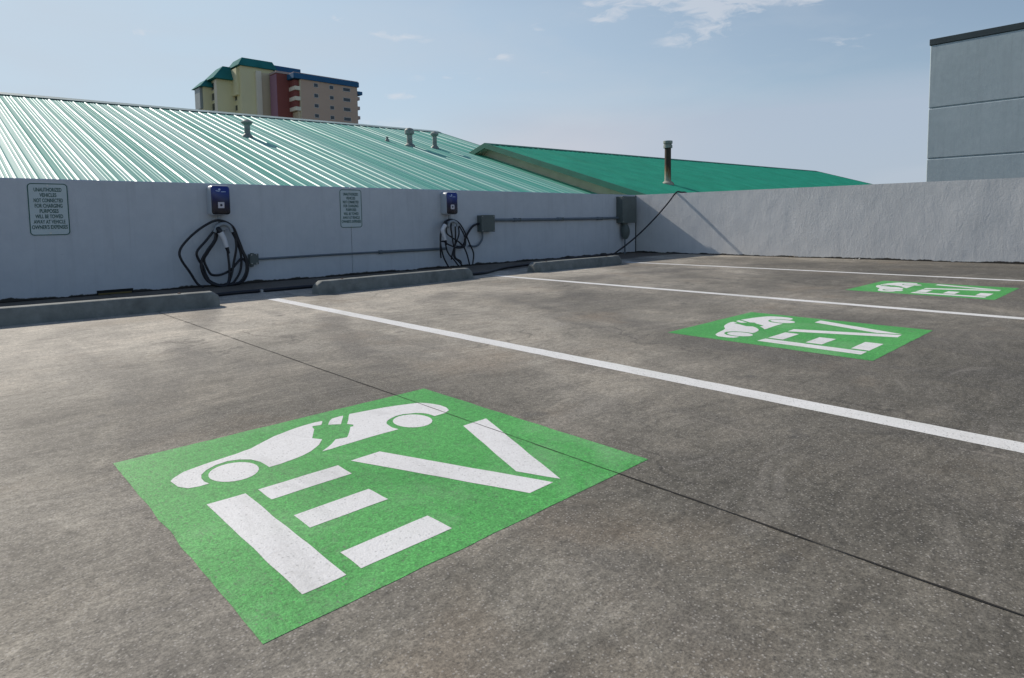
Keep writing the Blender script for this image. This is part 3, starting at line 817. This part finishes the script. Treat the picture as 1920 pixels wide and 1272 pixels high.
def vent(x, y, zf, h, r, rc, hc, kind, col='galv'):
    z = zf(x, y)
    bm = bmesh.new()
    lathe(bm, [(r * 2.0, -.10), (r * 1.9, .02), (r * 1.25, .08), (r * 1.02, .10), (r, h - hc * .5)], 18)
    for v in bm.verts: v.co.x += v.co.z * -.0
    for v in bm.verts: v.co += Vector((x, y, z))
    for v in bm.verts: v.co -= Vector((x, y, z))
    p = obj('roof_vent', bm, M_[col], t, Vector((x, y, z)) - Vector(t.location), smooth=40)
    bm = bmesh.new()
    if kind == 'hex': prof = [(r * 1.05, h - hc), (rc, h - hc * .88), (rc * 1.04, h - hc * .35), (rc * .72, h - .02), (rc * .2, h + .01)]; n = 12
    elif kind == 'cone': prof = [(r * 1.1, h - hc), (rc, h - hc * .6), (rc, h - hc * .4), (rc * .3, h)]; n = 14
    else: prof = [(rc, h - hc), (rc, h - hc * .62), (rc * .86, h - hc * .58), (rc * .86, h - hc * .42), (rc * 1.03, h - hc * .38), (rc * 1.03, h)]; n = 20
    lathe(bm, prof, n)
    c_ = obj('vent_cap', bm, M_['galv'], p, smooth=30)
    return p
vent(-2.55, 12.43, rz1, .52, .085, .17, .17, 'cone')
vent(3.56, 12.72, rz1, .66, .105, .175, .25, 'hex')
vent(4.64, 12.61, rz1, .63, .085, .16, .19, 'cone')
vent(3.04, 13.44, rz1, .17, .045, .05, .05, 'cone')

t = empty('roofed_building', (6, 11, -9), 'taller building with a deep green roof and tan soffit, right of the ribbed roof', 'building')
A0, A1 = 5.889, 38.3
bm = bmesh.new(); ribbed(bm, rz2, A0 + .04, A1, 2.4, 11.05, .305, .022); part('roof_sheet', bm, M_['roof2'])
bm = bmesh.new()
quad(bm, [(A0, 11.08, rz2(A0, 11.1)), (A1, 11.08, rz2(A1, 11.1)), (A1, 19, rz2(A1, 3.2)), (A0, 19, rz2(A0, 3.2))])
part('back_slope', bm, M_['roof'])
bm = bmesh.new()
prism(bm, [(A0, 10.95, rz2(A0, 10.95) + .024), (A0, 11.1, rz2(A0, 11.1) + .05), (A0, 11.25, rz2(A0, 10.95) + .024), (A0, 11.1, rz2(A0, 11.1) + .028)], (A1 - A0, 0, .00977 * (A1 - A0)))
part('ridge_cap', bm, M_['trim'])
# rake fascia front and back, soffit and gable wall
bm = bmesh.new()
prism(bm, [(A0 - .03, 2.4, rz2(A0, 2.4) - .16), (A0 - .03, 2.4, rz2(A0, 2.4) + .03), (A0 - .03, 11.1, rz2(A0, 11.1) + .045), (A0 - .03, 19, rz2(A0, 3.2) + .03), (A0 - .03, 19, rz2(A0, 3.2) - .16), (A0 - .03, 11.1, rz2(A0, 11.1) - .15)], (.06, 0, 0))
part('rake_trim', bm, M_['trim'])
bm = bmesh.new()
prism(bm, [(A1, 2.4, rz2(A1, 2.4) - .16), (A1, 2.4, rz2(A1, 2.4) + .03), (A1, 11.1, rz2(A1, 11.1) + .045), (A1, 19, rz2(A1, 3.2) + .03), (A1, 19, rz2(A1, 3.2) - .16), (A1, 11.1, rz2(A1, 11.1) - .15)], (.06, 0, 0))
part('rake_trim', bm, M_['trim'])
GX = A0 + .42
bm = bmesh.new()
prism(bm, [(A0 + .03, 2.5, rz2(A0, 2.5) - .15), (A0 + .03, 11.1, rz2(A0, 11.1) - .13), (A0 + .03, 18.9, rz2(A0, 3.3) - .15), (A0 + .03, 18.9, rz2(A0, 3.3) - .12), (A0 + .03, 11.1, rz2(A0, 11.1) - .10), (A0 + .03, 2.5, rz2(A0, 2.5) - .12)], (GX - A0 - .03, 0, 0))
part('soffit', bm, M_['soffit'])
bm = bmesh.new()
prism(bm, [(GX, 3.0, -9), (GX, 3.0, rz2(GX, 3.0) - .1), (GX, 11.1, rz2(GX, 11.1) - .1), (GX, 18.5, rz2(GX, 3.7) - .1), (GX, 18.5, -9)], (A1 - GX - .4, 0, 0))
part('wall', bm, M_['soffit'])
vent(9.63, 5.43, rz2, 1.52, .112, .158, .25, 'band', 'flue')

# ------------------------------------------------------------------ block at the right
BX = 8.0
t = empty('rendered_block', (BX, -2.9, -9), 'tall windowless blue grey block with a dark coping behind the sunlit wall', 'building')
yb = -2.894
ztop = 4.85
segs = [(-9, 1.98), (2.002, 3.195), (3.217, 4.70)]
for i, (z0, z1) in enumerate(segs):
    bm = bmesh.new()
    yoff = 0
    box(bm, BX, BX + 9, -22, yb, z0, z1, .016, 1)
    for v in bm.verts: v.co -= Vector(t.location)
    obj('wall_panel', bm, M_['block'], t)
bm = bmesh.new()
box(bm, BX + .025, BX + 8.9, -21.9, yb - .02, -8.9, 4.69)
for v in bm.verts: v.co -= Vector(t.location)
obj('inner_core', bm, M_['block'], t)
bm = bmesh.new(); box(bm, BX - .015, BX + 9.02, -22.02, yb + .02, 4.702, ztop, .01, 1)
for v in bm.verts: v.co -= Vector(t.location)
obj('coping', bm, M_['coping'], t)

# ------------------------------------------------------------------ far hotel towers
Z0 = -9
t = empty('hotel_tower', (62, 185, Z0), 'far yellow tower with teal mansard roofs above the ribbed green roof', 'building')
def blk(x0, x1, y0, y1, z1, mat, name='wall', z0=Z0, par=None):
    bm = bmesh.new(); box(bm, x0, x1, y0, y1, z0, z1)
    for v in bm.verts: v.co -= Vector(t.location)
    return obj(name, bm, M_[mat], par or t)
def mansard(x0, x1, y0, y1, z0, z1, ov, ins, mat, name='roof'):
    bm = bmesh.new()
    lo = [(x0 - ov, y0 - ov, z0), (x1 + ov, y0 - ov, z0), (x1 + ov, y1 + ov, z0), (x0 - ov, y1 + ov, z0)]
    hi = [(x0 + ins, y0 + ins * .4, z1), (x1 - ins * .2, y0 + ins * .4, z1), (x1 - ins * .2, y1 - ins * .4, z1), (x0 + ins, y1 - ins * .4, z1)]
    a = [bm.verts.new(p) for p in lo]; b = [bm.verts.new(p) for p in hi]
    bm.faces.new(a[::-1]); bm.faces.new(b)
    for i in range(4): bm.faces.new((a[i], a[(i + 1) % 4], b[(i + 1) % 4], b[i]))
    for v in bm.verts: v.co -= Vector(t.location)
    return obj(name, bm, M_[mat], t)
def win(x, y, z, w, h, face='y', par=None):
    """window set in a wall face: frame and pane"""
    bm = bmesh.new()
    if face == 'y':
        prism(bm, [(x - w / 2 - .12, y + .02, z - h / 2 - .14), (x - w / 2 - .12, y - .10, z - h / 2 - .14), (x - w / 2 - .12, y - .10, z - h / 2), (x - w / 2 - .12, y - .02, z - h / 2), (x - w / 2 - .12, y - .02, z + h / 2 + .1), (x - w / 2 - .12, y + .02, z + h / 2 + .1)], (w + .24, 0, 0))
    else:
        box(bm, x - .10, x + .02, y - w / 2 - .1, y + w / 2 + .1, z - h / 2 - .12, z - h / 2)
    for v in bm.verts: v.co -= Vector(t.location)
    f = obj('window', bm, M_['sill'], t)
    bm = bmesh.new()
    if face == 'y': box(bm, x - w / 2, x + w / 2, y - .05, y + .01, z - h / 2, z + h / 2)
    else: box(bm, x - .03, x + .01, y - w / 2, y + w / 2, z - h / 2, z + h / 2)
    for v in bm.verts: v.co -= Vector(t.location)
    obj('pane', bm, M_['glass'], f)
# main yellow block
D0, D1, DY0, DY1 = 60.77, 70.6, 182.0, 189.6
blk(D0, D1, DY0, DY1, 46.9, 'yellow')
mansard(D0, D1, DY0, DY1, 46.9, 49.35, .9, .7, 'teal')
blk(D0 + 4.2, D0 + 5.75, DY0 - .9, DY0 - .001, 45.9, 'cream', 'pilaster')
blk(D0 + 5.76, D1 - .01, DY0 - .45, DY0 - .002, 45.6, 'buff', 'recess_panel')
for z in (44.2, 41.2, 38.2, 35.2): win(D0, DY0 + 4.6, z, 2.2, 1.5, 'x')
blk(D0 - .8, D0 - .002, DY0 + 1.2, DY0 + 6.2, 46.3, 'yellow', 'upper_bay', 38.6)
# second step
E0, E1, EY0, EY1 = 55.69, 61.5, 187.0, 194.7
blk(E0, E1, EY0, EY1, 43.2, 'yellow')
mansard(E0, E1, EY0, EY1, 43.2, 47.3, 1.4, 2.2, 'teal')
blk(E0 - .15, E0 - .002, EY0 + .1, EY0 + 2.2, 43.1, 'cream', 'pilaster')
blk(E0 - .15, E0 - .002, EY0 + 5.6, EY0 + 7.4, 43.1, 'cream', 'pilaster')
for z in (41.5, 38.5, 35.5, 32.5): win(E0, EY0 + 3.9, z, 2.8, 2.0, 'x')
# third step
F0, F1, FY0, FY1 = 53.3, 56.2, 191.5, 197.5
blk(F0, F1, FY0, FY1, 41.3, 'yellow')
mansard(F0, F1, FY0, FY1, 41.3, 43.6, 1.2, 1.0, 'teal')
blk(F0 - .8, F0 - .002, FY0 + .8, FY1 - .6, 41.2, 'bay', 'upper_bay', 35.0)

t = empty('apartment_tower', (80, 175, Z0), 'far brown tower with blue roof edges and a maroon shaft, right of the yellow tower', 'building')
G0, G1, GY0, GY1 = 72.56, 93.15, 172.0, 186.0
blk(G0 + 1.9, G1, GY0, GY1, 43.2, 'brown')
# balcony recess side at the left corner
blk(G0 + 1.9 - .3, G0 + 1.899, GY0, GY0 + 2, 43.0, 'buff', 'corner_wall')
blk(G0 - .5, G1 + .4, GY0 - .5, GY1, 44.7, 'blue', 'roof_edge', 43.202)
blk(G0 - .3, G1 + .2, GY0 - .3, GY1, 44.95, 'pink', 'roof_top', 44.702)
for i in range(4):
    z = 42.9 - i * 3.0
    if i < 3:
        blk(G0, G0 + 1.598, GY0 - .1, GY0 + 7, z - 1.9, 'cream', 'balcony', z - 3.0)
    win(G1 + .001, GY0 + 3, z - 1.4, .1, .1, 'y') if False else None
for i in range(3):
    z = 40.4 - i * 3.0
    blk(G1 + .002, G1 + 1.1, GY0 + .5, GY0 + 6, z, 'pink', 'balcony', z - 1.0)
blk(G1 + .002, G1 + 1.7, GY0 - .2, GY0 + 5, 42.0, 'blue', 'awning', 41.0)
blk(G0 + .2, G0 + 1.598, GY0 + .6, GY0 + 7, 42.9, 'red', 'balcony_back', 34.2)
blk(G0 + .9, G0 + 1.598, GY0 + .2, GY0 + 7, 33.7, 'buff', 'lower_wall')
for x, w in ((79.2, 1.2), (84.3, 1.2), (89.4, 2.3)):
    for i, z in enumerate((42.0, 38.9, 35.9, 32.9, 29.9)):
        win(x, GY0, z + (x - 79) * -.0, w, 1.0)
# maroon shaft and top link
blk(68.9, 73.6, 176.0, 180.5, 44.9, 'red', 'shaft')
blk(68.75, 68.899, 176.0, 180.5, 44.6, 'red_sunlit', 'shaft_sunlit_side')  # thin slab in a lighter tone, standing in for sunlight on this face
blk(68.7, 74.2, 175.8, 180.8, 45.5, 'pink', 'shaft_cap', 44.902)
blk(72.2, 79.8, 184.5, 190, 47.3, 'pink', 'upper_floor', 40)
blk(71.6, 80.2, 184.0, 190.5, 49.0, 'blue', 'upper_roof_edge', 47.302)

# ------------------------------------------------------------------ sky, sun, camera
SUN_AZ = -9.5     # degrees east of +Y
SUN_EL = 33.2
w = bpy.data.worlds.new('World'); scn.world = w; w.use_nodes = True
nt = w.node_tree; bg = nt.nodes['Background']; bg.inputs['Strength'].default_value = .10
def wn_(t, **kw):
    n = nt.nodes.new(t)
    for k_, v_ in kw.items(): setattr(n, k_, v_)
    return n
sky = wn_('ShaderNodeTexSky', sky_type='NISHITA', sun_disc=False)
sky.sun_elevation = R(SUN_EL); sky.sun_rotation = R(SUN_AZ)
sky.altitude = 0; sky.air_density = 1.0; sky.dust_density = .6; sky.ozone_density = 1.0
tc = wn_('ShaderNodeTexCoord')
def wmath(op, a, b=0, c=0):
    m = wn_('ShaderNodeMath', operation=op)
    for v, i in ((a, m.inputs[0]), (b, m.inputs[1]), (c, m.inputs[2])):
        if isinstance(v, (int, float)): i.default_value = v
        else: nt.links.new(v, i)
    return m.outputs[0]
sepn = wn_('ShaderNodeSeparateXYZ'); nt.links.new(tc.outputs['Generated'], sepn.inputs[0])
dx, dy, dz = sepn.outputs
az = wmath('MULTIPLY', wmath('ARCTAN2', dx, dy), 180 / math.pi)
el = wmath('MULTIPLY', wmath('ARCSINE', dz), 180 / math.pi)
comb = wn_('ShaderNodeCombineXYZ'); nt.links.new(az, comb.inputs[0]); nt.links.new(el, comb.inputs[1])
def wnoise(scale, sx, sy, detail, rough, rot=0, dist=0, off=0):
    mp = wn_('ShaderNodeMapping'); mp.inputs['Scale'].default_value = (sx, sy, 1); mp.inputs['Rotation'].default_value = (0, 0, rot); mp.inputs['Location'].default_value = (off, off * .7, off)
    nt.links.new(comb.outputs[0], mp.inputs[0])
    n = wn_('ShaderNodeTexNoise'); n.inputs['Scale'].default_value = scale; n.inputs['Detail'].default_value = detail; n.inputs['Roughness'].default_value = rough; n.inputs['Distortion'].default_value = dist
    nt.links.new(mp.outputs[0], n.inputs['Vector'])
    return n.outputs['Fac']
wisp = wnoise(.75, .5, 1.5, 8, .62, R(-24), .7)
soft = wnoise(.16, .35, 1.3, 5, .5, R(-6), .3, 4)
def blob(a, e, ra, re, amp):
    u = wmath('DIVIDE', wmath('SUBTRACT', az, a), ra); v = wmath('DIVIDE', wmath('SUBTRACT', el, e), re)
    d = wmath('ADD', wmath('MULTIPLY', u, u), wmath('MULTIPLY', v, v))
    return wmath('MULTIPLY', wmath('POWER', 2.718, wmath('MULTIPLY', d, -1)), amp)
tot = None
for b_ in [(61.5, 17.6, 4.0, 1.5, .9), (60.8, 15.6, 2.2, .9, .7), (68, 17.1, 4.5, .8, .7), (55.2, 18.3, 3.2, .8, .85), (52.0, 17.2, 2.0, .6, .7), (64, 18.4, 7, 1.2, .6), (50.5, 18.3, 1.6, .4, .5), (58.5, 14.9, 2.2, .7, .65), (46, 16.5, 1.0, .45, .45), (34.6, 15.75, 2.0, .42, .85), (31.8, 16.1, .9, .4, .55), (28.4, 17.2, .75, .35, .8), (42.5, 14.3, 1.3, .35, .95), (33.9, 10.9, 1.5, .45, .75), (13.5, 14.6, 1.1, .32, .75), (33, 8.5, 7, .6, .35), (24, 12.8, 5, .5, .35), (38, 12.6, 4, .4, .4), (20, 17.5, 4, .5, .35), (72, 13.5, 6, .7, .4), (47, 13, 3, .4, .35)]:
    q = blob(*b_); tot = q if tot is None else wmath('ADD', tot, q)
cl = wmath('ADD', tot, wmath('MULTIPLY', wmath('SUBTRACT', wisp, .56), 3.6))
cl = wmath('MULTIPLY', wmath('MINIMUM', wmath('MAXIMUM', wmath('MULTIPLY', wmath('SUBTRACT', cl, .22), 1.5), 0), 1), wmath('MINIMUM', wmath('MULTIPLY', tot, 1.8), 1))
# low broad veil towards the right horizon
vu = wmath('ADD', el, wmath('MULTIPLY', wmath('SUBTRACT', soft, .5), 5))
veil = wmath('MULTIPLY', wmath('MINIMUM', wmath('MAXIMUM', wmath('DIVIDE', wmath('SUBTRACT', 10.8, vu), 2.6), 0), 1), wmath('MINIMUM', wmath('MAXIMUM', wmath('DIVIDE', wmath('SUBTRACT', az, 35), 14), 0), 1))
veil = wmath('MULTIPLY', veil, .85)
lowb = wmath('MINIMUM', wmath('MAXIMUM', wmath('DIVIDE', wmath('SUBTRACT', 30, el), 12), 0), 1)
hi = wmath('MULTIPLY', wmath('MINIMUM', wmath('MAXIMUM', wmath('MULTIPLY', wmath('SUBTRACT', soft, .45), 4), 0), 1), wmath('MULTIPLY', lowb, .35))
def wmix(f, a, b):
    m = wn_('ShaderNodeMix', data_type='RGBA')
    for v, i in ((f, m.inputs[0]), (a, m.inputs[6]), (b, m.inputs[7])):
        if isinstance(v, tuple): i.default_value = (*v, 1)
        elif isinstance(v, (int, float)): i.default_value = v
        else: nt.links.new(v, i)
    return m.outputs[2]
azd = wmath('ABSOLUTE', wmath('SUBTRACT', az, 5))
thin = wmath('MULTIPLY', wmath('MULTIPLY', wmath('MINIMUM', wmath('MAXIMUM', wmath('DIVIDE', wmath('SUBTRACT', 98, azd), 85), 0), 1), .88), lowb)
c = wmix(thin, sky.outputs[0], (5.2, 6.45, 7.6))
c = wmix(veil, c, (4.35, 5.15, 6.3))
c = wmix(hi, c, (5.4, 6.0, 6.8))
c = wmix(wmath('MULTIPLY', blob(46, 6.0, 13, 3.2, .62), wmath('ADD', .55, soft)), c, (6.1, 6.2, 6.8))
c = wmix(wmath('MULTIPLY', cl, .52), c, (7.0, 7.2, 7.7))
nt.links.new(c, bg.inputs['Color'])

sd = bpy.data.lights.new('sun', 'SUN'); sd.energy = 4.1; sd.angle = R(.53); sd.color = (1, .925, .82)
so = bpy.data.objects.new('sun', sd); COL.objects.link(so)
sdir = Vector((math.sin(R(SUN_AZ)) * math.cos(R(SUN_EL)), math.cos(R(SUN_AZ)) * math.cos(R(SUN_EL)), math.sin(R(SUN_EL))))
so.rotation_euler = sdir.to_track_quat('Z', 'Y').to_euler()
so.location = sdir * 50

cd = bpy.data.cameras.new('camera'); co = bpy.data.objects.new('camera', cd); COL.objects.link(co)
cd.sensor_width = 36; cd.lens = 36 * 1166.964 / 1920
cd.shift_y = -(636 - 499.249) / 1920
cd.clip_start = .05; cd.clip_end = 3000
yaw, pitch, roll = .758, .0743, -.0152

fw = Vector((math.sin(yaw) * math.cos(pitch), math.cos(yaw) * math.cos(pitch), -math.sin(pitch)))
rt = Vector((math.cos(yaw), -math.sin(yaw), 0)); up = rt.cross(fw)
r2 = rt * math.cos(roll) + up * math.sin(roll); u2 = up * math.cos(roll) - rt * math.sin(roll)
mt = Matrix((r2, u2, -fw)).transposed().to_4x4(); mt.translation = (-9.964, -7.055, .664)
co.matrix_world = mt
scn.camera = co
vs = scn.view_settings
vs.view_transform = 'Standard'; vs.look = 'None'; vs.gamma = 1; vs.exposure = 0; vs.use_curve_mapping = False
